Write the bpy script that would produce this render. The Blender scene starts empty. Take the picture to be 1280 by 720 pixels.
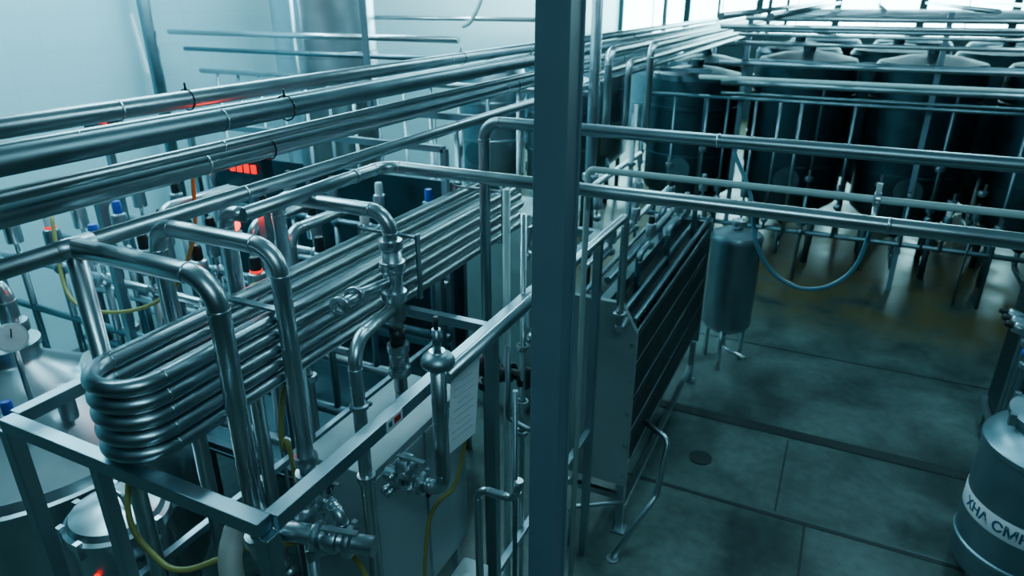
import bpy, math, random
from mathutils import Vector, Matrix
random.seed(7)
V=Vector
# ---------------------------------------------------------------- materials
def new_mat(name):
    m=bpy.data.materials.new(name); m.use_nodes=True
    nt=m.node_tree; b=nt.nodes['Principled BSDF']; return m,nt,b
def metal(name,col,rough=.28,met=1.0,var=.05,scale=5,dk=.85):
    m,nt,b=new_mat(name)
    tc=nt.nodes.new('ShaderNodeTexCoord'); n=nt.nodes.new('ShaderNodeTexNoise'); n.inputs['Scale'].default_value=scale; n.inputs['Detail'].default_value=5
    nt.links.new(tc.outputs['Object'],n.inputs['Vector'])
    mr=nt.nodes.new('ShaderNodeMapRange'); mr.inputs[1].default_value=.3; mr.inputs[2].default_value=.7
    mr.inputs[3].default_value=max(.05,rough-var); mr.inputs[4].default_value=rough+var
    nt.links.new(n.outputs['Fac'],mr.inputs[0]); nt.links.new(mr.outputs[0],b.inputs['Roughness'])
    cr=nt.nodes.new('ShaderNodeValToRGB'); cr.color_ramp.elements[0].position=.3; cr.color_ramp.elements[1].position=.75
    cr.color_ramp.elements[0].color=(col[0]*dk,col[1]*dk,col[2]*dk,1); cr.color_ramp.elements[1].color=(*col,1)
    nt.links.new(n.outputs['Fac'],cr.inputs[0]); nt.links.new(cr.outputs[0],b.inputs['Base Color'])
    b.inputs['Metallic'].default_value=met
    return m
def plain(name,col,rough=.5,emit=None,es=0,alpha=None):
    m=metal(name,col,rough,0.0,.08,4)
    b=m.node_tree.nodes['Principled BSDF']
    if emit: b.inputs['Emission Color'].default_value=(*emit,1); b.inputs['Emission Strength'].default_value=es
    return m
STEEL=metal('stainless_polished',(.56,.65,.69),.31,var=.03)
STEELD=metal('stainless_dull',(.30,.39,.43),.4)
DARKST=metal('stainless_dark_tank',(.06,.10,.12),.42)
RACK=metal('stainless_aged_pipe',(.18,.27,.31),.42)
TUBE=metal('stainless_brushed_tube',(.42,.50,.54),.31,var=.03)
BRUSH=metal('brushed_head_plate',(.27,.35,.36),.5,.35,.08,3)
BLACK=plain('black_rubber',(.010,.013,.015),.45)
COLP=plain('blue_grey_paint',(.13,.20,.25),.5)
FRAME=metal('steel_square_tube',(.36,.46,.51),.38)
PLATE=metal('dark_plate',(.025,.037,.042),.5,.5)
WHITE=plain('white_enamel',(.6,.68,.7),.4)
CAB=plain('light_grey_enamel',(.30,.38,.41),.45)
PALE=plain('lit_floor_pale_green',(.3,.44,.44),.5)
YEL=plain('yellow_hose_pvc',(.3,.27,.07),.45)
BLUEH=plain('blue_hose_pvc',(.11,.22,.30),.4)
MESHH=plain('braided_clear_hose',(.42,.43,.4),.5)
PAPER=plain('paper_white',(.8,.85,.9),.8)
INK=plain('blue_ink',(.04,.10,.17),.6)
INKL=plain('grey_print',(.35,.42,.48),.8)
RED=plain('red_lamp_glow',(.8,.01,.005),.4,(1,.0,.0),1.6)
REDL=plain('red_signal_glow',(.8,.01,.005),.4,(1,.01,.005),6)
REDP=plain('red_plastic',(.5,.03,.02),.4)
GRN=plain('green_plastic',(.03,.5,.12),.4,(.02,.6,.1),.5)
BLUEP=plain('blue_plastic',(.03,.1,.5),.4)
LAMP=plain('fluorescent_tube',(.8,.95,1),.4,(.6,.93,1),20)
GLASS=plain('bright_window_pane',(.6,.9,.95),.3,(.42,.93,1),26)
GRATE=metal('drain_steel',(.03,.045,.045),.6,.4)
# ---------------------------------------------------------------- builder
def fillet(pts,bend,n=7):
    pts=[V(p) for p in pts]
    if len(pts)<3 or bend<=0: return pts
    out=[pts[0]]
    for i in range(1,len(pts)-1):
        p=pts[i]; a=pts[i-1]-p; c=pts[i+1]-p
        la,lc=a.length,c.length
        if la<1e-6 or lc<1e-6: continue
        a.normalize(); c.normalize()
        ang=a.angle(c)
        if ang>math.radians(176): out.append(p); continue
        t=min(bend/math.tan(ang/2), la*.48 if i>1 else la*.95, lc*.48 if i<len(pts)-2 else lc*.95)
        r=t*math.tan(ang/2)
        bis=(a+c).normalized(); cen=p+bis*(r/math.sin(ang/2))
        s=p+a*t-cen; e=p+c*t-cen
        tot=s.angle(e); ax=s.cross(e).normalized()
        for k in range(n+1):
            out.append(cen+Matrix.Rotation(tot*k/n,3,ax)@s)
    out.append(pts[-1]); return out
class B:
    def __init__(s,name): s.name=name; s.v=[];s.f=[];s.m=[];s.sm=[];s.mats=[]
    def mi(s,m):
        if m not in s.mats: s.mats.append(m)
        return s.mats.index(m)
    def rings(s,cs,ts,rs,mat,seg,cap=True):
        mi=s.mi(mat); base=len(s.v)
        t=ts[0]; u=t.orthogonal().normalized()
        for i,(c,tt,r) in enumerate(zip(cs,ts,rs)):
            if i: 
                q=ts[i-1].rotation_difference(tt); u=q@u; u=(u-tt*u.dot(tt)).normalized()
            w=tt.cross(u)
            for k in range(seg):
                a=2*math.pi*k/seg
                s.v.append(c+u*math.cos(a)*r+w*math.sin(a)*r)
        n=len(cs)
        for i in range(n-1):
            for k in range(seg):
                a=base+i*seg+k; b=base+i*seg+(k+1)%seg
                s.f.append((a,b,b+seg,a+seg)); s.m.append(mi); s.sm.append(True)
        if cap:
            s.f.append(tuple(base+k for k in range(seg))[::-1]); s.m.append(mi); s.sm.append(False)
            s.f.append(tuple(base+(n-1)*seg+k for k in range(seg))); s.m.append(mi); s.sm.append(False)
    def tube(s,pts,r,mat=None,bend=None,seg=16,welds=True,n=7):
        mat=mat or STEEL
        if bend is None: bend=r*3
        p=fillet(pts,bend,n); q=[p[0]]
        for x in p[1:]:
            if (x-q[-1]).length>1e-4: q.append(x)
        ts=[]
        for i in range(len(q)):
            a=q[max(0,i-1)]; b=q[min(len(q)-1,i+1)]; ts.append((b-a).normalized())
        s.rings(q,ts,[r]*len(q),mat,seg)
        if welds and len(pts)>2 and bend>0:
            for i in range(1,len(q)-1):
                l0=(q[i]-q[i-1]).length; l1=(q[i+1]-q[i]).length
                if max(l0,l1)>3.2*min(l0,l1):
                    d=ts[i]; s.cyl(q[i]-d*r*.1,q[i]+d*r*.1,r*1.05,mat,seg=seg)
    def cyl(s,p0,p1,r,mat=None,r2=None,seg=16):
        p0=V(p0);p1=V(p1);d=(p1-p0).normalized()
        s.rings([p0,p1],[d,d],[r,r if r2 is None else r2],mat or STEEL,seg)
    def lathe(s,prof,o,ax=(0,0,1),mat=None,seg=32,cap=True):
        o=V(o);ax=V(ax).normalized()
        run=[prof[0]]
        for i in range(1,len(prof)):
            run.append(prof[i])
            if i<len(prof)-1:
                a=V((prof[i][0]-prof[i-1][0],prof[i][1]-prof[i-1][1])); c=V((prof[i+1][0]-prof[i][0],prof[i+1][1]-prof[i][1]))
                if a.length>1e-6 and c.length>1e-6 and a.angle(c)>math.radians(32):
                    s.rings([o+ax*h for r,h in run],[ax]*len(run),[max(r,1e-4) for r,h in run],mat or STEEL,seg,False); run=[prof[i]]
        s.rings([o+ax*h for r,h in run],[ax]*len(run),[max(r,1e-4) for r,h in run],mat or STEEL,seg,False)
    def box(s,c,size,mat,rot=None):
        c=V(c);mi=s.mi(mat);b=len(s.v)
        for sx,sy,sz in [(-1,-1,-1),(1,-1,-1),(1,1,-1),(-1,1,-1),(-1,-1,1),(1,-1,1),(1,1,1),(-1,1,1)]:
            p=V((sx*size[0]/2,sy*size[1]/2,sz*size[2]/2))
            if rot: p=rot@p
            s.v.append(c+p)
        for f in [(0,3,2,1),(4,5,6,7),(0,1,5,4),(1,2,6,5),(2,3,7,6),(3,0,4,7)]:
            s.f.append(tuple(b+i for i in f)); s.m.append(mi); s.sm.append(False)
    def bar(s,p0,p1,w,h,mat):
        p0=V(p0);p1=V(p1);d=p1-p0;L=d.length;z=d.normalized()
        up=V((0,0,1)) if abs(z.z)<.95 else V((0,1,0))
        x=up.cross(z).normalized(); y=z.cross(x)
        R=Matrix((x,y,z)).transposed()
        s.box((p0+p1)/2,(w,h,L),mat,R)
    def poly(s,pts,mat,thick,nrm):
        mi=s.mi(mat);b=len(s.v);n=len(pts);nrm=V(nrm)*thick
        for p in pts: s.v.append(V(p))
        for p in pts: s.v.append(V(p)+nrm)
        s.f.append(tuple(b+i for i in range(n))[::-1]);s.m.append(mi);s.sm.append(False)
        s.f.append(tuple(b+n+i for i in range(n)));s.m.append(mi);s.sm.append(False)
        for i in range(n):
            j=(i+1)%n; s.f.append((b+i,b+j,b+n+j,b+n+i));s.m.append(mi);s.sm.append(False)
    def ball(s,c,r,mat,seg=16):
        n=8; s.lathe([(r*math.sin(math.pi*i/n),-r*math.cos(math.pi*i/n)) for i in range(n+1)],c,(0,0,1),mat,seg,False)
    def clamp(s,p,ax,r,mat=None):
        p=V(p);ax=V(ax).normalized()
        s.lathe([(r*1.0,-.45*r),(r*1.45,-.3*r),(r*1.5,-.05*r),(r*1.5,.05*r),(r*1.45,.3*r),(r*1.0,.45*r)],p,ax,mat or STEEL,20)
        o=ax.orthogonal().normalized(); s.box(p+o*r*1.6,(r*.5,r*.5,r*.6),mat or STEEL)
    def nut(s,p,ax,r,mat=None):
        p=V(p);ax=V(ax).normalized()
        s.lathe([(r*.9,-.6*r),(r*1.4,-.55*r),(r*1.45,-.4*r),(r*1.45,.4*r),(r*1.4,.55*r),(r*.9,.6*r)],p,ax,mat or STEEL,14)
    def butterfly(s,p,ax,r,hd=(0,0,1),mat=None,hm=None):
        p=V(p);ax=V(ax).normalized();hd=V(hd).normalized()
        s.lathe([(r*.9,-r),(r*1.5,-.8*r),(r*1.6,-.5*r),(r*1.6,.5*r),(r*1.5,.8*r),(r*.9,r)],p,ax,mat or STEEL,20)
        s.cyl(p+hd*r,p+hd*r*2.6,r*.35,mat or STEEL,seg=10)
        s.bar(p+hd*r*2.5-ax*r*.4,p+hd*r*2.7+ax*r*4,r*.7,r*.3,hm or STEEL)
    def pneu(s,p,r,h,up=(0,0,1),cap=None,mt=None):
        up=V(up).normalized();p=V(p); mt=mt or STEEL
        s.ball(p,r*1.1,mt); s.cyl(p,p+up*h*.4,r*.35,mt)
        s.lathe([(.001,h*.35),(r*1.2,h*.36),(r*1.25,h*.42),(r*1.25,h*.8),(r*1.1,h*.86),(r*.5,h*.9)],p,up,mt,18)
        s.lathe([(r*.75,h*.86),(r*.75,h*1.1),(r*.6,h*1.16),(.001,h*1.18)],p,up,cap or BLACK,16)
    def done(s,bevel=0,loc=None):
        me=bpy.data.meshes.new(s.name); me.from_pydata([tuple(v) for v in s.v],[],s.f)
        for m in s.mats: me.materials.append(m)
        me.polygons.foreach_set('material_index',s.m); me.polygons.foreach_set('use_smooth',s.sm); me.update()
        o=bpy.data.objects.new(s.name,me); bpy.context.collection.objects.link(o)
        if loc: o.location=loc
        if bevel:
            md=o.modifiers.new('bevel','BEVEL'); md.width=bevel; md.segments=2; md.limit_method='ANGLE'; md.angle_limit=math.radians(60)
        return o
def inst(o,loc,rz=0,sc=1):
    c=o.copy(); c.location=loc; c.rotation_euler=(0,0,rz); c.scale=(sc,)*3; bpy.context.collection.objects.link(c); return c

# ---------------------------------------------------------------- room shell
m,nt,b=new_mat('wet_concrete_floor')
tc=nt.nodes.new('ShaderNodeTexCoord')
n1=nt.nodes.new('ShaderNodeTexNoise'); n1.inputs['Scale'].default_value=1.15; n1.inputs['Detail'].default_value=5; n1.inputs['Roughness'].default_value=.55; n1.inputs['Distortion'].default_value=.4
n2=nt.nodes.new('ShaderNodeTexNoise'); n2.inputs['Scale'].default_value=11; n2.inputs['Detail'].default_value=6
for n in(n1,n2): nt.links.new(tc.outputs['Object'],n.inputs['Vector'])
cr=nt.nodes.new('ShaderNodeValToRGB'); e=cr.color_ramp.elements
e[0].position=.34; e[0].color=(.036,.054,.053,1); e[1].position=.66; e[1].color=(.115,.17,.158,1)
nt.links.new(n1.outputs['Fac'],cr.inputs[0])
mx=nt.nodes.new('ShaderNodeMix'); mx.data_type='RGBA'; mx.blend_type='MULTIPLY'; mx.inputs[0].default_value=.55
cr2=nt.nodes.new('ShaderNodeValToRGB'); cr2.color_ramp.elements[0].position=.3; cr2.color_ramp.elements[0].color=(.45,.45,.45,1); cr2.color_ramp.elements[1].position=.65
nt.links.new(n2.outputs['Fac'],cr2.inputs[0]); nt.links.new(cr.outputs[0],mx.inputs[6]); nt.links.new(cr2.outputs[0],mx.inputs[7])
sx=nt.nodes.new('ShaderNodeSeparateXYZ'); nt.links.new(tc.outputs['Object'],sx.inputs[0])
mr0=nt.nodes.new('ShaderNodeMapRange'); mr0.interpolation_type='SMOOTHSTEP'; mr0.inputs[1].default_value=8.8; mr0.inputs[2].default_value=10.4; mr0.inputs[3].default_value=0; mr0.inputs[4].default_value=.85
nt.links.new(sx.outputs[1],mr0.inputs[0])
mul=nt.nodes.new('ShaderNodeMath'); mul.operation='MULTIPLY'; nt.links.new(mr0.outputs[0],mul.inputs[0])
n3=nt.nodes.new('ShaderNodeMapRange'); n3.inputs[1].default_value=.35; n3.inputs[2].default_value=.55; nt.links.new(n1.outputs['Fac'],n3.inputs[0]); nt.links.new(n3.outputs[0],mul.inputs[1])
mx2=nt.nodes.new('ShaderNodeMix'); mx2.data_type='RGBA'; mx2.inputs[7].default_value=(.09,.068,.018,1)
nt.links.new(mul.outputs[0],mx2.inputs[0]); nt.links.new(mx.outputs[2],mx2.inputs[6])
nt.links.new(mx2.outputs[2],b.inputs['Base Color'])
mr=nt.nodes.new('ShaderNodeMapRange'); mr.inputs[1].default_value=.38; mr.inputs[2].default_value=.6; mr.inputs[3].default_value=.3; mr.inputs[4].default_value=.48
nt.links.new(n1.outputs['Fac'],mr.inputs[0]); nt.links.new(mr.outputs[0],b.inputs['Roughness'])
bp=nt.nodes.new('ShaderNodeBump'); bp.inputs['Strength'].default_value=.1; nt.links.new(n2.outputs['Fac'],bp.inputs['Height']); nt.links.new(bp.outputs[0],b.inputs['Normal'])
FLOOR=m
o=B('floor'); o.box((-1,0,-.1),(15.4,60,.2),FLOOR); o.done()
m,nt,b=new_mat('white_tile_wall')
tc=nt.nodes.new('ShaderNodeTexCoord'); mp=nt.nodes.new('ShaderNodeMapping'); mp.inputs['Rotation'].default_value=(0,math.radians(90),math.radians(90))
br=nt.nodes.new('ShaderNodeTexBrick'); br.offset=0; br.inputs['Scale'].default_value=1; br.inputs['Brick Width'].default_value=.4; br.inputs['Row Height'].default_value=.4
br.inputs['Mortar Size'].default_value=.005; br.inputs['Color1'].default_value=(.38,.64,.71,1); br.inputs['Color2'].default_value=(.37,.625,.70,1); br.inputs['Mortar'].default_value=(.33,.58,.65,1)
nt.links.new(tc.outputs['Object'],mp.inputs[0]); nt.links.new(mp.outputs[0],br.inputs[0]); nt.links.new(br.outputs[0],b.inputs['Base Color']); b.inputs['Roughness'].default_value=.35
WALL=m
o=B('wall_left'); o.box((-8.6,12,3.5),(.2,30,7.2),WALL); o.done()
WALLD=plain('dark_green_wall_paint',(.03,.07,.08),.6)
o=B('wall_right'); o.box((6.6,12,3.5),(.2,30,7.2),WALLD); o.done()
YB=27
o=B('wall_back')
o.box((-1,YB+.1,1.45),(15,.2,2.9),WALLD); o.box((-1,YB+.1,6.5),(15,.2,1.2),WALLD)
for i in range(7): o.box((-8.45+i*2.5,YB+.1,4.4),(.16,.2,3.0),WALLD)
o.done()
for i in range(6):
    w=B('window_%d'%(i+1)); x=-7.2+i*2.5
    w.box((x,YB+.1,4.4),(2.34,.04,3.0),GLASS)
    for dx in(-1.15,0,1.15): w.box((x+dx,YB+.05,4.4),(.04,.1,3.0),WALLD)
    for dz in(-1.48,0,1.48): w.box((x,YB+.05,4.4+dz),(2.34,.1,.04),WALLD)
    w.done()
SEAM=plain('floor_joint',(.018,.026,.028),.6); SEAML=plain('floor_joint_light',(.08,.12,.12),.6)
o=B('floor_drain_channel')
o.box((.6,6.66,.003),(4.6,.15,.01),GRATE)
for i in range(90): o.box((-1.66+i*.05,6.66,.010),(.014,.12,.004),SEAM)
o.done()
o=B('floor_joint')
o.box((1,5.30,.002),(6,.03,.006),SEAM); o.box((1,5.335,.002),(6,.02,.007),SEAML)
o.box((1,8.6,.002),(6,.02,.005),SEAM); o.box((.25,3.5,.002),(.02,3.6,.005),SEAM); o.box((.0,5.95,.002),(.015,1.15,.005),SEAM); o.done()
o=B('floor_drain_cover'); o.lathe([(.11,0),(.11,.012),(.085,.014),(.001,.012)],(-.75,5.85,.0),(0,0,1),GRATE,28); o.done()
# ---------------------------------------------------------------- steel column
o=B('steel_column'); o.box((-.813,2.02,3.5),(.10,.11,7),COLP)
for dy in(-.058,.058): o.box((-.813,2.02+dy,3.5),(.112,.012,7),COLP)
o.box((-.813,2.02,.01),(.3,.3,.02),COLP); o.done(.003)
# ---------------------------------------------------------------- overhead pipes (run along Y)
o=B('overhead_pipe_run')
Y0,Y1=-1.2,26.8
for x,z,r,mt in [(-3.14,3.70,.046,STEEL),(-2.47,3.70,.047,STEELD),(-2.49,3.585,.025,STEEL),(-2.62,3.49,.046,STEEL),(-2.4,3.38,.034,STEEL),
                 (-3.5,3.55,.03,STEEL),(-2.85,3.62,.03,STEELD)]:
    o.tube([(x,Y0,z),(x,Y1,z)],r,mt,seg=20)
    yy=2.2
    while yy<26: o.cyl((x,yy-.006,z),(x,yy+.006,z),r*1.06,mt,seg=20); yy+=3.1
for x,z,r in [(-2.15,3.72,.04),(-1.95,3.62,.03),(-1.75,3.78,.035),(-2.3,3.5,.03)]:
    o.tube([(x,6.6,3.0),(x,6.6,z),(x,26.8,z)],r,STEEL,seg=16)
o.clamp((-2.62,1.22,3.49),(0,1,0),.046)
for y in (4.9,9.5,15,21):
    o.bar((-3.7,y,3.30),(-1.7 if y>9 else -2.2,y,3.30),.05,.05,COLP)
    o.bar((-3.75,y,0),(-3.75,y,7),.08,.08,COLP) if y>9 else o.bar((-3.7,y,3.3),(-3.7,y,7),.04,.04,COLP)
for y in (2.6,5.5,8.5):
    for x,z,r in [(-3.14,3.70,.046),(-2.47,3.70,.05),(-2.62,3.49,.046)]:
        o.tube([(x+r*1.2*math.cos(a),y,z+r*1.2*math.sin(a)) for a in [k*math.pi/6 for k in range(13)]],.004,BLACK,0,6,False)
        o.cyl((x,y,z+r),(x,y,z+r+.04),.006,BLACK,seg=6)
o.done()
# ---------------------------------------------------------------- holding-tube bundle on frame
XL,XR=-2.12,-1.86; ZR=2.775; YU=1.13
o=B('holding_tube_bundle')
for k in range(5):
    z=2.81+k*.063; r=.0295
    o.tube([(XR,3.95,z),(XR,YU,z),(XL,YU,z),(XL,3.95,z)],r,TUBE,bend=.128,seg=20,n=14)
    if k%2==0:o.tube([(XR,3.94,z),(XR,4.08,z),(XL,4.08,z),(XL,3.94,z)],r,TUBE,bend=.128,seg=14)
for y in (1.75,2.7,3.65):
    for x in (XL-.045,XR+.042): o.bar((x,y,2.775),(x,y,3.12),.012,.03,STEELD)
    o.bar((XL-.05,y,2.778),(XR+.05,y,2.778),.03,.006,STEELD)
    o.bar((XL-.05,y,3.103),(XR+.05,y,3.103),.03,.012,STEELD)
o.done()
o=B('equipment_frame')
x0,x1,y0,y1=-2.62,-1.36,1.13,4.16
def rail(a,b_,w=.055): o.bar(a,b_,w,w,FRAME)
rail((x0,y0,ZR-.03),(x1,y0,ZR-.03));rail((x0,y0+.0285,ZR-.03),(x0,y1,ZR-.03));rail((x1,y0+.0285,ZR-.03),(x1,y1,ZR-.03));rail((x0,y1,ZR-.03),(x1,y1,ZR-.03))
rail((x0,2.6,ZR-.03),(x1,2.6,ZR-.03),.045)
for x in(x0,x1):
    for y in(y0,2.6,y1): rail((x,y,0),(x,y,ZR-.058))
rail((-2.12,y0,0),(-2.12,y0,ZR-.058),.045)
rail((x0,y0,.6),(x1,y0,.6),.04);rail((x0,y0,.6),(x0,y1,.6),.04);rail((x0,y0,1.7),(x0,y1,1.7),.04);rail((x1,2.6,1.2),(x1,y1,1.2),.04)
frame=o.done(.003)
# ---------------------------------------------------------------- risers
o=B('process_pipe_riser')
o.tube([(-2.4,1.40,3.38),(-1.72,1.40,3.38),(-1.72,1.40,2.30),],.036,STEEL,.11,20)
o.clamp((-1.72,1.40,2.42),(0,0,1),.036)
o.cyl((-2.4,1.33,3.38),(-2.4,1.47,3.38),.0375)
o.tube([(-2.4,1.40,3.38),(-2.4,1.40,2.2),(-2.4,1.4,0)],.034,STEEL,0,18)
o.done()
o=B('process_pipe_riser')
o.tube([(-2.31,1.66,0),(-2.31,1.66,3.40),(-1.70,1.66,3.40),(-1.70,1.66,2.25)],.033,STEEL,.1,20)
o.nut((-1.70,1.66,2.52),(0,0,1),.033); o.nut((-1.70,1.66,2.44),(0,0,1),.036); o.clamp((-1.7,1.66,2.3),(0,0,1),.04)
o.done()
o=B('process_pipe_riser')
o.tube([(-2.3,2.29,0),(-2.3,2.29,3.36),(-1.68,2.29,3.36),(-1.68,2.29,2.5)],.032,STEEL,.09,20)
for z,rr in((3.22,.036),(3.12,.04),(2.98,.04),(2.72,.036),(2.6,.036)): o.nut((-1.68,2.29,z),(0,0,1),rr)
o.cyl((-1.68,2.29,2.86),(-1.68,2.29,3.2),.043,STEEL,seg=20)
o.cyl((-1.68,2.29,2.74),(-1.68,2.29,2.82),.036,BLACK,seg=20)
o.cyl((-1.68,2.29,2.62),(-1.68,2.29,2.72),.045,STEEL,seg=20)
o.tube([(-1.68,2.29,2.55),(-1.68,2.29,2.45)],.03,STEEL,.06)
o.tube([(-1.68,2.29,3.05),(-1.72,2.1,3.05),(-1.76,2.02,3.02)],.025,STEEL,.05); o.clamp((-1.73,2.08,3.05),(.3,-1,0),.028); o.clamp((-1.76,2.02,3.02),(.3,-1,0),.03)
o.tube([(-1.68,2.29,2.93),(-1.56,1.84,2.98),(-1.56,1.84,.0)],.028,STEEL,.1,18)
o.clamp((-1.56,1.84,2.7),(0,0,1),.027); o.nut((-1.56,1.84,2.35),(0,0,1),.028)
o.done()
o=B('overhead_cross_pipe')
o.tube([(-2.1,1.9,3.40),(-2.1,2.86,3.40),(6.45,2.86,3.40)],.031,STEEL,.1,20)
o.tube([(-2.1,1.91,3.40),(-2.2,1.9,3.40),(-2.2,1.9,2.9),(-2.2,1.9,0)],.031,STEEL,.06)
o.cyl((-2.1,2.6,3.4),(-2.1,2.62,3.4),.035)
for x in(.2,1.6,3): o.cyl((x,2.86,3.4),(x+.012,2.86,3.4),.033)
o.done()
WHP=plain('white_plastic_pipe',(.42,.55,.55),.4)
o=B('plastic_water_pipe'); o.tube([(-1.05,3.0,0),(-1.05,3.0,3.46),(6.45,3.0,3.46)],.015,WHP,.03,seg=14)
o.nut((.155,3.0,3.46),(1,0,0),.022); o.cyl((.155,3.0,3.45),(.155,2.95,3.36),.012); o.box((.155,3.0,3.5),(.02,.02,.05),WHITE)
o.done()
o=B('overhead_cross_pipe')
o.tube([(-1.65,3.10,0),(-1.65,3.10,3.62),(6.45,3.10,3.62)],.029,STEELD,.09,18)
for x in(-.5,.9,2.4): o.cyl((x,3.1,3.62),(x+.012,3.1,3.62),.032)
o.nut((-1.65,3.10,2.36),(0,0,1),.04,BLACK);o.nut((-1.65,3.10,2.10),(0,0,1),.042,BLACK)
o.ball((-1.65,3.10,2.23),.08,BLACK); o.cyl((-1.65,3.1,2.23),(-1.38,3.05,2.23),.03,BLACK); o.nut((-1.5,3.07,2.23),(1,-.2,0),.042,BLACK)
o.lathe([(.001,0),(.06,.0),(.065,.01),(.065,.03),(.06,.04),(.001,.04)],(-1.40,3.05,2.23),(1,-.2,0),BLACK,20)
o.ball((-1.5,2.95,2.28),.05,BLACK)
o.done()
o=B('drain_hose'); pts=[(-.42,3.08,3.58),(-.32,3.0,3.42),(-.27,2.95,3.245),(-.2,2.95,3.13),(-.12,2.95,3.075),(-.035,2.95,3.06),(.06,2.95,3.10),(.13,2.95,3.2),(.155,2.95,3.37)]
def smooth(pts,n=8):
    P=[V(p) for p in pts]; P=[P[0]*2-P[1]]+P+[P[-1]*2-P[-2]]; out=[]
    for i in range(1,len(P)-2):
        for k in range(n):
            t=k/n; a,b_,c,d=P[i-1],P[i],P[i+1],P[i+2]
            out.append(.5*((2*b_)+(c-a)*t+(2*a-5*b_+4*c-d)*t*t+(3*b_-a-3*c+d)*t**3))
    out.append(P[-2]); return out
o.tube(smooth(pts),.009,BLUEH,0,10,False); o.done()
o=B('seat_valve')
o.cyl((-1.24,1.93,2.38),(-1.24,1.93,2.98),.031,seg=20)
o.lathe([(.03,-.03),(.06,-.012),(.066,0),(.066,.012),(.055,.03),(.03,.045),(.001,.05)],(-1.24,1.93,2.93),(0,0,1),STEELD,24)
o.cyl((-1.24,1.93,2.97),(-1.24,1.93,3.07),.017,STEELD); o.cyl((-1.24,1.93,3.07),(-1.24,1.93,3.12),.009,BLACK)
o.tube([(-1.24,1.93,2.42),(-1.24,1.93,2.33),(-1.52,1.93,2.33)],.031,STEEL,.06)
o.clamp((-1.34,1.93,2.33),(1,0,0),.034);o.clamp((-1.44,1.93,2.33),(1,0,0),.036)
o.ball((-1.42,1.93,2.38),.05,STEEL); o.butterfly((-1.42,1.93,2.40),(1,0,0),.03,(0,-.5,1))
for a in range(5): o.cyl((-1.42+.05*math.cos(a),1.88,2.35+.05*math.sin(a*1.3)),(-1.42+.07*math.cos(a),1.84,2.35+.07*math.sin(a*1.3)),.012)
o.done()
o=B('valve_manifold')
o.tube([(-1.95,1.47,2.27),(-1.35,1.6,2.27)],.04,STEEL,0,20,False)
o.ball((-1.72,1.42,2.27),.062,STEEL); o.nut((-1.72,1.40,2.33),(0,0,1),.04)
o.ball((-1.70,1.62,2.29),.058,STEEL); o.cyl((-1.70,1.62,2.2),(-1.7,1.62,2.4),.042)
o.tube([(-1.70,1.64,2.38),(-1.56,1.62,2.38),(-1.5,1.6,2.36),(-1.5,1.6,2.24),(-1.6,1.5,2.2)],.026,STEEL,.05)
o.clamp((-1.6,1.63,2.385),(1,0,0),.028)
o.clamp((-1.84,1.49,2.27),(1,.2,0),.042);o.clamp((-1.58,1.55,2.27),(1,.2,0),.042);o.clamp((-1.45,1.58,2.27),(1,.2,0),.042)
o.butterfly((-1.52,1.56,2.27),(1,.2,0),.034,(0,-.4,1)); o.butterfly((-1.60,1.64,2.43),(1,0,0),.022,(0,-.3,1))
o.tube([(-1.72,1.42,2.25),(-1.72,1.42,0)],.03,STEEL); o.tube([(-1.70,1.62,2.25),(-1.70,1.62,0)],.026,STEEL)
for i in range(4): o.cyl((-1.68+i*.03,1.42,2.28-.02*i),(-1.66+i*.03,1.36,2.30-.02*i),.012)
o.ball((-1.4,1.59,2.27),.02,REDP)
o.done()
o=B('braided_hose'); o.tube(smooth([(-1.9,1.44,2.27),(-1.83,1.34,2.24),(-1.79,1.30,2.1),(-1.79,1.30,1.8),(-1.82,1.3,1.2),(-1.85,1.3,.05)]),.045,MESHH,0,16,False)
for i in range(26): o.cyl((-1.79,1.30,2.12-i*.02),(-1.79,1.30,2.112-i*.02),.048,MESHH,seg=16)
o.done()
o=B('small_bore_pipework')
o.tube([(-1.32,2.36,0),(-1.32,2.36,2.0),(-1.12,2.36,2.0),(-1.10,2.36,2.12)],.021,STEEL,.06)
o.tube([(-1.12,2.36,2.6),(-1.12,2.36,0)],.012,STEELD)
o.tube([(-1.50,3.05,3.3),(-1.50,3.05,0)],.02,WHP); o.tube([(-1.38,3.0,3.2),(-1.38,3.0,0)],.015,STEEL)
o.tube([(-1.42,2.9,2.5),(-1.42,2.9,2.05),(-1.28,2.9,2.0),(-1.2,2.9,2.15)],.015,STEELD,.04)
for z in(1.9,2.1,2.45,2.7): o.nut((-1.38,3.0,z),(0,0,1),.025)
o.pneu((-1.30,2.95,2.55),.03,.2); o.pneu((-1.45,3.2,2.9),.03,.2,cap=WHITE)
o.tube([(-1.22,1.95,2.86),(-1.22,4.28,2.86),(-1.22,4.28,2.05)],.028,STEEL,.07)
o.clamp((-1.22,4.28,2.14),(0,0,1),.03); o.tube([(-1.22,4.28,2.12),(-1.22,4.28,2.0),(-1.22,4.49,2.0)],.028,STEEL,.05)
o.done()
o=B('control_cabinet'); o.box((-1.97,2.55,1.55),(.42,.9,1.1),CAB); o.box((-1.755,2.33,1.55),(.012,.42,1.02),CAB);o.box((-1.755,2.78,1.55),(.012,.42,1.02),CAB)
o.box((-1.745,2.56,1.7),(.02,.02,.12),BLACK)
for x in(-2.12,-1.82):
    for y in(2.15,2.95): o.box((x,y,.5),(.04,.04,1.0),CAB)
o.done(.004)
o=B('paper_sheet'); R=Matrix.Rotation(math.radians(-9),3,'X')
o.box((-1.302,2.22,2.56),(.002,.25,.38),PAPER,R)
for i in range(9): o.box(V((-1.3005,2.22,2.56))+R@V((0,0,.13-.033*i)),(.001,.18-(.06 if i%3==0 else 0),.004),INKL,R)
p=o.done(); p.parent=frame
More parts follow.
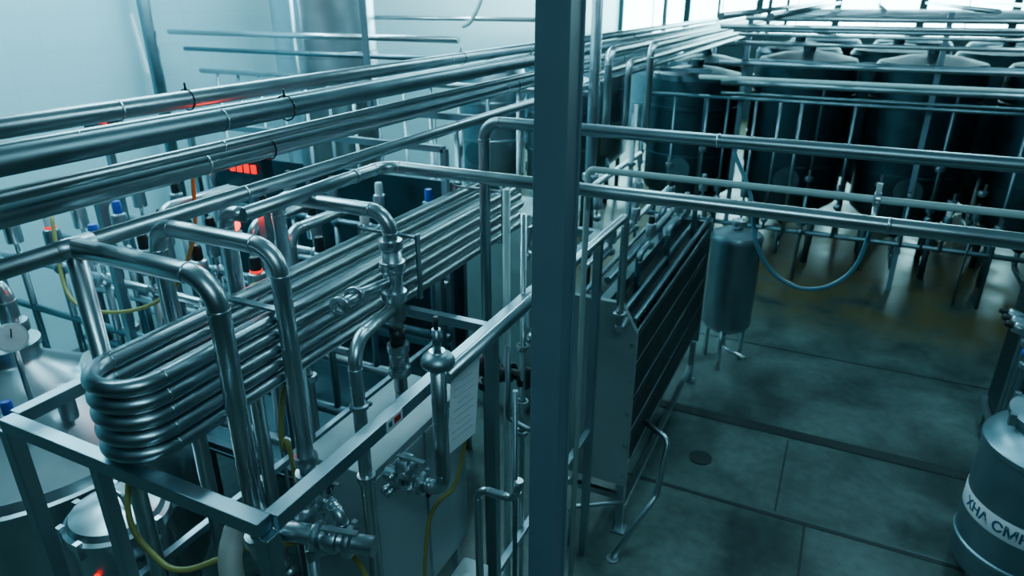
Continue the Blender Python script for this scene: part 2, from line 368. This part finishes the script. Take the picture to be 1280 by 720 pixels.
o=B('warning_label'); o.box((-1.331,1.76,2.745),(.003,.10,.05),PAPER); o.box((-1.329,1.775,2.748),(.002,.04,.025),REDP); o.box((-1.329,1.73,2.748),(.002,.02,.02),INK); p=o.done(); p.parent=frame
o=B('plastic_canister'); o.box((-1.6,2.72,.45),(.3,.42,.9),WHITE); o.cyl((-1.6,2.72,.9),(-1.6,2.72,.96),.06,WHITE); o.done(.03)
# ---------------------------------------------------------------- plate heat exchanger
o=B('plate_heat_exchanger')
o.poly([(-1.82,4.5,.5),(-1.14,4.5,.5),(-1.14,4.5,1.9),(-1.27,4.5,2.12),(-1.82,4.5,2.12)],BRUSH,.05,(0,1,0))
o.poly([(-1.78,7.35,.5),(-1.14,7.35,.5),(-1.14,7.35,1.95),(-1.78,7.35,1.95)],STEELD,.05,(0,1,0))
for i in range(66): o.box((-1.47,4.58+i*.042,1.22),(.56-(.02 if i%2 else 0),.03,1.36),PLATE)
for z in(.66,.97,1.28,1.59,1.87):
    o.box((-1.165,5.95,z),(.02,2.8,.012),STEELD)
for z in(.815,1.125,1.435,1.73):
    o.box((-1.165,5.95,z),(.03,2.78,.22),PLATE)
o.bar((-1.46,4.55,2.0),(-1.46,7.6,2.0),.08,.1,RACK)
for x in(-1.7,-1.3,-1.18): o.tube([(x,4.55,1.98),(x,7.45,1.98)],.02,RACK)
for z in(.6,.9,1.2,1.5,1.8): o.nut((-1.76,4.49,z),(0,1,0),.012); o.nut((-1.17,4.49,z),(0,1,0),.010)
for y in(4.55,7.3):
    for x in(-1.74,-1.18): o.bar((x,y,0),(x,y,.5),.06,.06,STEEL); o.box((x,y,.01),(.12,.12,.02),STEELD)
o.bar((-1.74,4.55,.35),(-1.18,4.55,.35),.05,.05,STEEL);o.bar((-1.18,4.55,.2),(-1.18,7.3,.2),.05,.05,STEEL)
for i,(x,y) in enumerate([(-1.6,4.9),(-1.35,5.2),(-1.6,5.6),(-1.3,6.0),(-1.5,6.5),(-1.25,6.9)]):
    o.tube([(x,y,1.9),(x,y,2.26),(x+.0,y+.3,2.26)],.028,RACK,.06); o.pneu((x,y+.32,2.24),.035,.22,cap=[WHITE,BLACK,STEEL][i%3])
o.tube([(-1.42,4.6,2.24),(-1.42,7.3,2.24)],.03,RACK); o.tube([(-1.62,4.6,2.3),(-1.62,7.3,2.3)],.025)
o.done(.003)
o=B('support_handrail'); o.tube([(-1.12,4.9,.9),(-.88,4.78,.86),(-.9,4.6,.42),(-1.12,4.2,.02)],.024,STEEL,.08); o.cyl((-1.12,4.2,0),(-1.12,4.2,.015),.05)
o.tube([(-1.12,4.4,.42),(-1.5,4.2,.4),(-1.5,4.2,0)],.02,STEEL,.06); o.done()
o=B('cylindrical_leg_tank')
c=(-.93,7.95,0)
o.lathe([(.001,.42),(.15,.44),(.25,.5),(.285,.56),(.285,1.6),(.292,1.6),(.292,1.64),(.27,1.68),(.1,1.73),(.001,1.74)],c,(0,0,1),STEELD,32)
for a in(.6,2.7,4.7): o.cyl((c[0]+.24*math.cos(a),c[1]+.24*math.sin(a),0),(c[0]+.24*math.cos(a),c[1]+.24*math.sin(a),.58),.025)
o.cyl((c[0],c[1],1.7),(c[0],c[1],1.85),.05); o.nut((c[0],c[1],1.8),(0,0,1),.06); o.tube([(c[0],c[1],.45),(c[0],c[1],.2),(c[0]+.3,c[1]-.2,.2)],.025,STEEL,.06)
o.done()
# right foreground tank with band and text
tc_=(1.75,5.36); TR=.45
BLT=metal('barrel_steel',(.22,.33,.38),.36,.8)
o=B('stainless_barrel_tank')
o.lathe([(.001,.06),(.3,.07),(TR-.04,.11),(TR,.18),(TR,1.18),(TR+.012,1.19),(TR+.012,1.23),(TR,1.24),(TR-.02,1.28),(TR-.08,1.34),(.32,1.37),(.32,1.43),(.35,1.43),(.35,1.47),(.2,1.50),(.001,1.51)],(*tc_,0),(0,0,1),BLT,48)
o.lathe([(TR,.605),(TR+.003,.61),(TR+.003,.76),(TR,.765)],(*tc_,0),(0,0,1),PAPER,64)
o.lathe([(TR,.32),(TR+.012,.33),(TR+.012,.36),(TR,.37)],(*tc_,0),(0,0,1),BLT,48)
for a in(.5,2,3.6,5.2): o.cyl((tc_[0]+.34*math.cos(a),tc_[1]+.34*math.sin(a),0),(tc_[0]+.34*math.cos(a),tc_[1]+.34*math.sin(a),.16),.025)
for a in range(6): 
    an=a*math.pi/3+.3; o.box((tc_[0]+.36*math.cos(an),tc_[1]+.36*math.sin(an),1.44),(.04,.04,.09),STEEL)
o.cyl((*tc_,1.49),(*tc_,1.58),.04); o.ball((tc_[0]-.12,tc_[1]-.1,1.53),.03,BLUEP)
tank=o.done()
fc=bpy.data.curves.new('t','FONT'); fc.body='ХНА СМНІСТЬ'; fc.size=.11; fc.extrude=.001; fc.offset=.003; fc.align_x='CENTER'
to=bpy.data.objects.new('t',fc); bpy.context.collection.objects.link(to); bpy.context.view_layer.update()
me=bpy.data.meshes.new_from_object(to.evaluated_get(bpy.context.evaluated_depsgraph_get())); bpy.data.objects.remove(to)
for v in me.vertices:
    an=math.radians(242)+v.co.x/TR; rr=TR+.005+v.co.z
    v.co=V((tc_[0]+rr*math.cos(an),tc_[1]+rr*math.sin(an),.648+v.co.y))
me.materials.clear(); me.materials.append(INK); t=bpy.data.objects.new('band_text',me); bpy.context.collection.objects.link(t); t.parent=tank
o=B('pump_skid')
o.box((2.05,7.4,1.0),(.5,.7,1.3),DARKST); o.box((2.05,7.4,.3),(.6,.8,.06),STEEL)
for x in(1.82,2.28):
    for y in(7.1,7.7): o.bar((x,y,0),(x,y,.35),.05,.05,STEEL)
for i,y in enumerate((6.75,6.9,7.05)):
    o.tube([(1.78,y,0),(1.78,y,1.9+.1*i),(2.4,y,1.9+.1*i)],.035,STEELD,.08); o.nut((1.78,y,1.2+.15*i),(0,0,1),.04); o.pneu((1.78,y,1.5),.04,.22,(-1,0,.3))
o.ball((1.75,6.7,1.35),.05,BLUEP)
o.done(.003)
# ---------------------------------------------------------------- left vessel
o=B('conical_top_vessel')
c=(-3.97,1.82,0)
o.lathe([(.001,.5),(.4,.55),(.75,.75),(.8,.85),(.8,1.82),(.82,1.83),(.82,1.87),(.8,1.88),(.78,1.93),(.16,2.34),(.15,2.36),(.15,2.42),(.17,2.42),(.17,2.45),(.001,2.46)],c,(0,0,1),STEEL,56)
for a in(.8,2.4,4,5.5): o.cyl((c[0]+.65*math.cos(a),c[1]+.65*math.sin(a),0),(c[0]+.65*math.cos(a),c[1]+.65*math.sin(a),.85),.04)
o.tube([(-3.9,1.85,2.4),(-3.9,1.85,2.80),(-4.3,1.7,2.87),(-4.88,1.7,2.87),(-4.88,1.7,0)],.05,STEEL,.12,18); o.nut((-3.9,1.85,2.55),(0,0,1),.055)
o.cyl((-3.68,2.12,2.05),(-3.63,2.19,2.22),.18,STEEL,seg=32)
for i in range(2): o.pneu((-3.55+.1*i,1.55+.22*i,2.05),.035,.25,cap=[BLUEP,WHITE][i])
g=V((-3.65,1.71,2.60)); gn=V((.84,-.4,.36)).normalized()
o.cyl(g,g+gn*.045,.075,STEEL,seg=28); o.cyl(g+gn*.045,g+gn*.048,.064,PAPER,seg=28); o.bar(g+gn*.05,g+gn*.05+V((0,.01,.045)),.006,.004,BLACK)
o.cyl((-3.66,1.715,2.1),(-3.66,1.715,2.58),.014)
o.done()
o=B('clamped_lid_vessel'); c=(-2.885,1.56,0)
o.lathe([(.001,.75),(.12,.78),(.2,.9),(.215,1.0),(.215,1.82),(.235,1.83),(.235,1.88),(.215,1.89),(.2,1.92),(.1,1.96),(.001,1.97)],c,(0,0,1),STEEL,40)
for a in range(8):
    an=a*math.pi/4+.2; o.box((c[0]+.235*math.cos(an),c[1]+.235*math.sin(an),1.86),(.03,.03,.09),STEEL)
for a in(.5,2.6,4.7): o.cyl((c[0]+.18*math.cos(a),c[1]+.18*math.sin(a),0),(c[0]+.18*math.cos(a),c[1]+.18*math.sin(a),.95),.018)
o.tube([(c[0]-.1,c[1],1.93),(c[0]-.08,c[1],2.02),(c[0]+.08,c[1],2.02),(c[0]+.1,c[1],1.93)],.012,STEEL,.03)
o.ball((c[0]+.08,c[1]-.21,1.7),.015,RED); o.done()
o=B('yellow_hose'); o.tube(smooth([(-2.5,1.5,2.7),(-2.45,1.45,2.5),(-2.33,1.3,2.28),(-2.2,1.28,2.15),(-2.05,1.3,2.12),(-1.85,1.5,2.15),(-1.62,1.75,2.0),(-1.5,1.75,1.5),(-1.48,1.74,.02)]),.012,YEL,0,10,False)
o.tube(smooth([(-1.95,1.85,2.7),(-1.97,1.83,2.6),(-1.97,1.8,2.4),(-1.9,1.78,2.25),(-1.9,1.78,.02)]),.011,YEL,0,10,False)
o.tube(smooth([(-1.5,2.6,2.4),(-1.48,2.55,2.2),(-1.5,2.45,1.9),(-1.6,2.3,1.6),(-1.6,2.2,.02)]),.011,YEL,0,10,False); o.done()
o=B('yellow_hose'); o.tube(smooth([(-4.6,2.6,2.9),(-4.3,2.4,2.45),(-3.9,2.4,2.4),(-3.5,2.5,2.55),(-3.3,2.6,2.9),(-3.2,2.6,3.3)]),.012,YEL,0,10,False); o.done()
# ---------------------------------------------------------------- mid-left valve skid
o=B('valve_skid')
for j,y in enumerate((2.75,3.2,3.8,4.5)):
    for k,z in enumerate((1.5,2.0,2.4)):
        o.tube([(-5.6,y,z),(-2.75,y,z)],.028 if k else .04,[STEEL,RACK][(j+k)%2])
    for i in range(6):
        x=-5.4+i*.48+.1*(j%2)
        o.pneu((x,y,2.4),.045,.34,cap=[BLACK,WHITE,BLUEP,BLACK,BLACK,BLACK][(i+j)%6],mt=[STEEL,STEELD][i%2])
        if (i+j)%4==1: o.cyl((x,y,2.70),(x,y,2.715),.037,RED,seg=16)
        o.tube([(x,y,2.4),(x,y,1.5)],.025,STEELD)
        if (i+j)%2: o.butterfly((x+.2,y,2.0),(1,0,0),.032,(0,-.3,1),hm=[STEEL,BLACK][i%2])
for x in(-5.6,-4.2,-2.8):
    for y in(2.68,4.6): o.bar((x,y,0),(x,y,3.1),.05,.05,FRAME)
for y in(2.68,4.6): o.bar((-5.6,y,1.35),(-2.8,y,1.35),.05,.05,FRAME)
o.bar((-5.6,4.6,3.1),(-2.8,4.6,3.1),.05,.05,FRAME)
for x in(-2.9,-3.2,-3.45,-4.0,-4.6): o.tube([(x,2.95,.0),(x,2.95,2.9),(x,3.6,2.9)],.035,STEEL,.09); o.nut((x,2.95,1.9),(0,0,1),.04)
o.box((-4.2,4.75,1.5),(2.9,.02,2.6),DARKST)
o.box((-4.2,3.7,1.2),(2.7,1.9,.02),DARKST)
o.done()
o=B('red_signal_lamp'); o.cyl((-2.98,2.62,2.95),(-2.98,2.62,2.99),.045,BLACK); o.ball((-2.98,2.62,3.03),.04,REDL); o.cyl((-2.98,2.62,0),(-2.98,2.62,2.96),.012); rl=o.done()
l=bpy.data.lights.new('red_glow','POINT'); l.energy=2.5; l.color=(1,.02,.01); l.shadow_soft_size=.04
lo=bpy.data.objects.new('red_glow',l); bpy.context.collection.objects.link(lo); lo.location=(-2.93,2.54,3.1); lo.parent=rl
o=B('green_signal_lamp'); o.cyl((-2.74,2.5,0),(-2.74,2.5,2.6),.012); o.cyl((-2.74,2.5,2.6),(-2.74,2.5,2.66),.03,BLACK); o.cyl((-2.74,2.5,2.66),(-2.74,2.5,2.76),.035,GRN); o.done()
def disp(x,y,z):
    o=B('digital_display_panel'); o.box((x,y,z),(.34,.1,.22),DARKST)
    for k in range(4): 
        o.box((x-.1+.066*k,y-.055,z+.03),(.042,.012,.06),RED)
    o.bar((x,y,0),(x,y,z-.10),.05,.05,FRAME); o.done()
disp(-3.73,3.5,3.07); disp(-5.2,3.5,3.3); disp(-5.05,2.3,3.2)
o=B('pale_standin_box'); o.box((-3.0,6.2,1.1),(.7,.8,2.2),PALE); o.box((-3.0,5.79,1.1),(.64,.012,2.1),PALE); o.box((-2.75,5.78,1.2),(.02,.03,.14),BLACK); o.done(.006)  # added box, its pale green stands in for the lit floor there
# ---------------------------------------------------------------- background: tanks
def fermenter(name,r,h,zb,mat):
    o=B(name)
    o.lathe([(.06,zb-.5),(.08,zb-.48),(r*.97,zb),(r,zb+.05),(r,zb+.6),(r*1.012,zb+.61),(r*1.012,zb+.66),(r,zb+.67),(r,h-.5),(r*1.012,h-.49),(r*1.012,h-.44),(r,h-.43),(r,h),(r*.93,h+.08),(r*.5,h+.16),(.1,h+.2),(.1,h+.3),(.001,h+.31)],(0,0,0),(0,0,1),mat,40)
    for k in range(4):
        a=math.pi/4+k*math.pi/2; o.cyl((r*.85*math.cos(a),r*.85*math.sin(a),0),(r*.85*math.cos(a),r*.85*math.sin(a),zb+.1),.05,RACK)
    o.cyl((0,-r*.98,zb+.45),(0,-r-.06,zb+.45),.2,RACK,seg=24); o.tube([(0,0,zb-.45),(0,0,.25),(0,-r-.2,.25),(0,-r-.2,.7)],.04,RACK,.1)
    o.butterfly((0,-r-.2,.55),(0,0,1),.045,(0,-1,0),RACK); o.tube([(r*.45,-r*.8,h-.2),(r*.45,-r-.08,h-.2),(r*.45,-r-.08,.5)],.025,RACK,.06)
    return o
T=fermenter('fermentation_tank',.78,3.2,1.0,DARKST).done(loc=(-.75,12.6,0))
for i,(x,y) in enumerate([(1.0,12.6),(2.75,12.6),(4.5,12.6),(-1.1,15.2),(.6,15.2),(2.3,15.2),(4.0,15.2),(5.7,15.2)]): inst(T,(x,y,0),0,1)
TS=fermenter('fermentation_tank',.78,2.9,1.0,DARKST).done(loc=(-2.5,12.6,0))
inst(TS,(-2.85,15.2,0)); 
for x in(-.8,1.0,2.8,4.6): inst(T,(x,18.4,0))
T2=fermenter('storage_tank',.6,2.75,1.0,STEELD).done(loc=(-4.7,11.8,0))
for x,y in[(-6.1,11.8),(-4.9,14.5),(-6.4,15),(-4.6,18)]: inst(T2,(x,y,0),0,1.05)
o=B('tall_buffer_tank')
o.lathe([(.1,.6),(.7,1.0),(.72,1.1),(.72,3.4),(.735,3.41),(.735,3.47),(.72,3.48),(.72,6.2),(.5,6.5),(.001,6.6)],(-7.05,8.4,0),(0,0,1),STEEL,48)
for k in range(4):
    a=math.pi/4+k*math.pi/2; o.cyl((-7.05+.6*math.cos(a),8.4+.6*math.sin(a),0),(-7.05+.6*math.cos(a),8.4+.6*math.sin(a),1.1),.05)
o.tube([(-6.9,7.6,6),(-6.9,7.6,2),(-6.9,7.6,0)],.03); o.done()
o=B('conduit_post'); o.tube([(-8.2,6.4,0),(-8.2,6.4,7)],.08,RACK); o.bar((-8.05,6.15,3.3),(-8.15,6.15,4.0),.04,.04,WHITE);  o.done()
o=B('hanging_cable'); o.tube(smooth([(-5.2,9.2,3.8),(-5.0,9.1,3.9),(-4.8,9.1,4.3),(-4.65,9.1,5),(-4.6,9.1,7)]),.03,WHP,0,8,False); o.done()
o=B('background_cross_pipe')
for y,z,x0_,x1_,r,mt in[(6.7,3.77,-8.2,-3.85,.035,STEEL),(6.9,3.55,-8.2,-3.85,.03,RACK),(7.1,3.25,-8.2,-2.4,.035,STEEL),(9.2,3.9,-8.2,-3.9,.03,STEEL)]:
    o.tube([(x0_,y,z),(x1_,y,z)],r,mt,seg=12)
for i in range(14):
    xx=-7.9+i*.38; o.tube([(xx,7.1,3.25),(xx,7.1,0)],.02,[STEEL,RACK][i%2],seg=10)
o.done()
o=B('background_pipe_rack')
for y,z,x0_,x1_,r,mt in[(9.2,3.86,-1.6,6.4,.03,STEEL),(9.4,3.42,-1.6,6.4,.03,STEELD),(9.7,3.15,-1.6,6.4,.035,STEELD),(9.8,3.0,-1.6,6.4,.02,RACK),(10.2,3.78,-1.6,6.4,.03,STEELD),(10.5,3.6,-1.6,6.4,.03,STEEL),(10.7,3.7,-1.6,6.4,.025,STEEL),
                     (8.2,3.36,-1.6,6.4,.024,WHP),(11.2,3.9,-1.6,6.4,.03,STEEL),(11.3,3.3,-1.6,6.4,.035,RACK),(11.3,2.75,-3,6.4,.03,RACK),(11.25,1.4,-3.2,6.4,.04,RACK),(11.2,.8,-3.2,6.4,.04,RACK)]:
    o.tube([(x0_,y,z),(x1_,y,z)],r,mt,seg=12)
x=-3
while x<6:
    y=11.2; zt=random.choice([2.75,2.75,2.75,1.4]); zb=random.choice([0,.8,.8])
    o.tube([(x,y-.06,zt),(x,y-.06,zb)],random.choice([.018,.026,.022]),RACK if random.random()<.7 else STEELD,seg=10)
    if random.random()<.6: o.pneu((x,y-.08,.8+random.random()*.6),.05,.3,cap=random.choice([BLACK,BLACK,WHITE]),mt=RACK)
    if random.random()<.5: o.butterfly((x,y-.06,1.1+random.random()),(0,0,1),.04,(0,-1,0),STEELD)
    x+=.22+random.random()*.3
for xx in(-1.55,1.0,4.9):
    o.bar((xx,11.4,0),(xx,11.4,4.0),.07,.07,COLP)
o.done()
o=B('roof_pipe_run')
for yy in (12.4,13.2,14.0,15.5,17,19,21): o.tube([(-1.5,yy,3.86),(6.4,yy,3.86)],.035,STEEL,seg=10)
for xx in(-1.4,-.9,.2,1.6,3.2): o.tube([(xx,8.0 if xx<0 else 12,4.0),(xx,26.8,4.0)],.04,STEEL,seg=12)
for xx in(-1.6,6):
    for yy in(13.85,17): o.bar((xx,yy+.1,0) if xx>0 else (xx,yy+.1,3.5),(xx,yy+.1,4.2),.07,.07,COLP)
o.done()
o=B('vertical_pipe_group')
for x,y,r,zt in[(-2.2,5.2,.035,3.2),(-2.3,5.6,.03,3.2),(-2.15,6.2,.05,6),(-1.95,6.9,.03,3.2),(-2.9,5.0,.04,3.2),(-3.4,5.4,.035,3.2)]:
    o.tube([(x,y,0),(x,y,zt)],r,STEELD); o.nut((x,y,2.6),(0,0,1),r*1.05); o.pneu((x+.09,y,2.2),.04,.25,cap=WHITE)
o.tube([(-3.8,6.9,2.9),(-1.3,6.9,2.9)],.03);o.tube([(-3.8,5.6,2.6),(-2.0,5.6,2.6),(-2.0,7.4,2.6)],.03)
o.done()
# ---------------------------------------------------------------- lamps & light
def lamp(x,y,z,L,P,along='Y',wd=.3):
    o=B('ceiling_lamp'); d=(.16,L,.06) if along=='Y' else (L,.16,.06)
    o.box((x,y,z+.06),d,WALLD)
    for s_ in(-.04,.04):
        if along=='Y': o.cyl((x+s_,y-L/2,z),(x+s_,y+L/2,z),.018,LAMP,seg=8)
        else: o.cyl((x-L/2,y+s_,z),(x+L/2,y+s_,z),.018,LAMP,seg=8)
    ob=o.done()
    l=bpy.data.lights.new('lamp_light','AREA'); l.shape='RECTANGLE'; l.size=wd; l.size_y=L; l.energy=P; l.color=(.40,.86,1)
    lo=bpy.data.objects.new('lamp_light',l); bpy.context.collection.objects.link(lo); lo.location=(x,y,z-.05)
    if along!='Y': lo.rotation_euler=(0,0,math.radians(90))
    lo.parent=ob
lamp(-4.3,2.5,6.2,3,105,wd=.4); lamp(-4.8,8,6.2,4,300,wd=.4); lamp(-7.0,4.5,6.2,5,310,wd=.4); lamp(-1.2,5.5,6.5,3,65,wd=.4); lamp(1.5,8.0,6.5,3,120,wd=.4); lamp(1.3,-1.2,6.4,3,95,'X',.4); lamp(1,20,6.2,6,280,'X'); lamp(-5.5,16,6.2,5,320)  # the lamp behind the camera is added as frontal light for the column
w=bpy.data.worlds.new('hall_ambient'); bpy.context.scene.world=w; w.use_nodes=True
nt=w.node_tree; bg=nt.nodes['Background']; tc=nt.nodes.new('ShaderNodeTexCoord'); sx=nt.nodes.new('ShaderNodeSeparateXYZ'); r_=nt.nodes.new('ShaderNodeValToRGB')
nt.links.new(tc.outputs['Generated'],sx.inputs[0]); nt.links.new(sx.outputs[2],r_.inputs[0])
r_.color_ramp.elements[0].position=0; r_.color_ramp.elements[0].color=(.007,.019,.024,1); r_.color_ramp.elements[1].position=1; r_.color_ramp.elements[1].color=(.04,.13,.165,1)
nt.links.new(r_.outputs[0],bg.inputs[0]); bg.inputs[1].default_value=1.0
# ---------------------------------------------------------------- camera
cd=bpy.data.cameras.new('camera'); cd.lens=860/1280*36; cd.sensor_width=36; cd.clip_end=100
cd.dof.use_dof=True; cd.dof.focus_distance=2.9; cd.dof.aperture_fstop=2.2
co=bpy.data.objects.new('camera',cd); bpy.context.collection.objects.link(co)
co.location=(0,0,4.2); co.rotation_euler=(math.radians(90-23),0,math.radians(25.7)); bpy.context.scene.camera=co
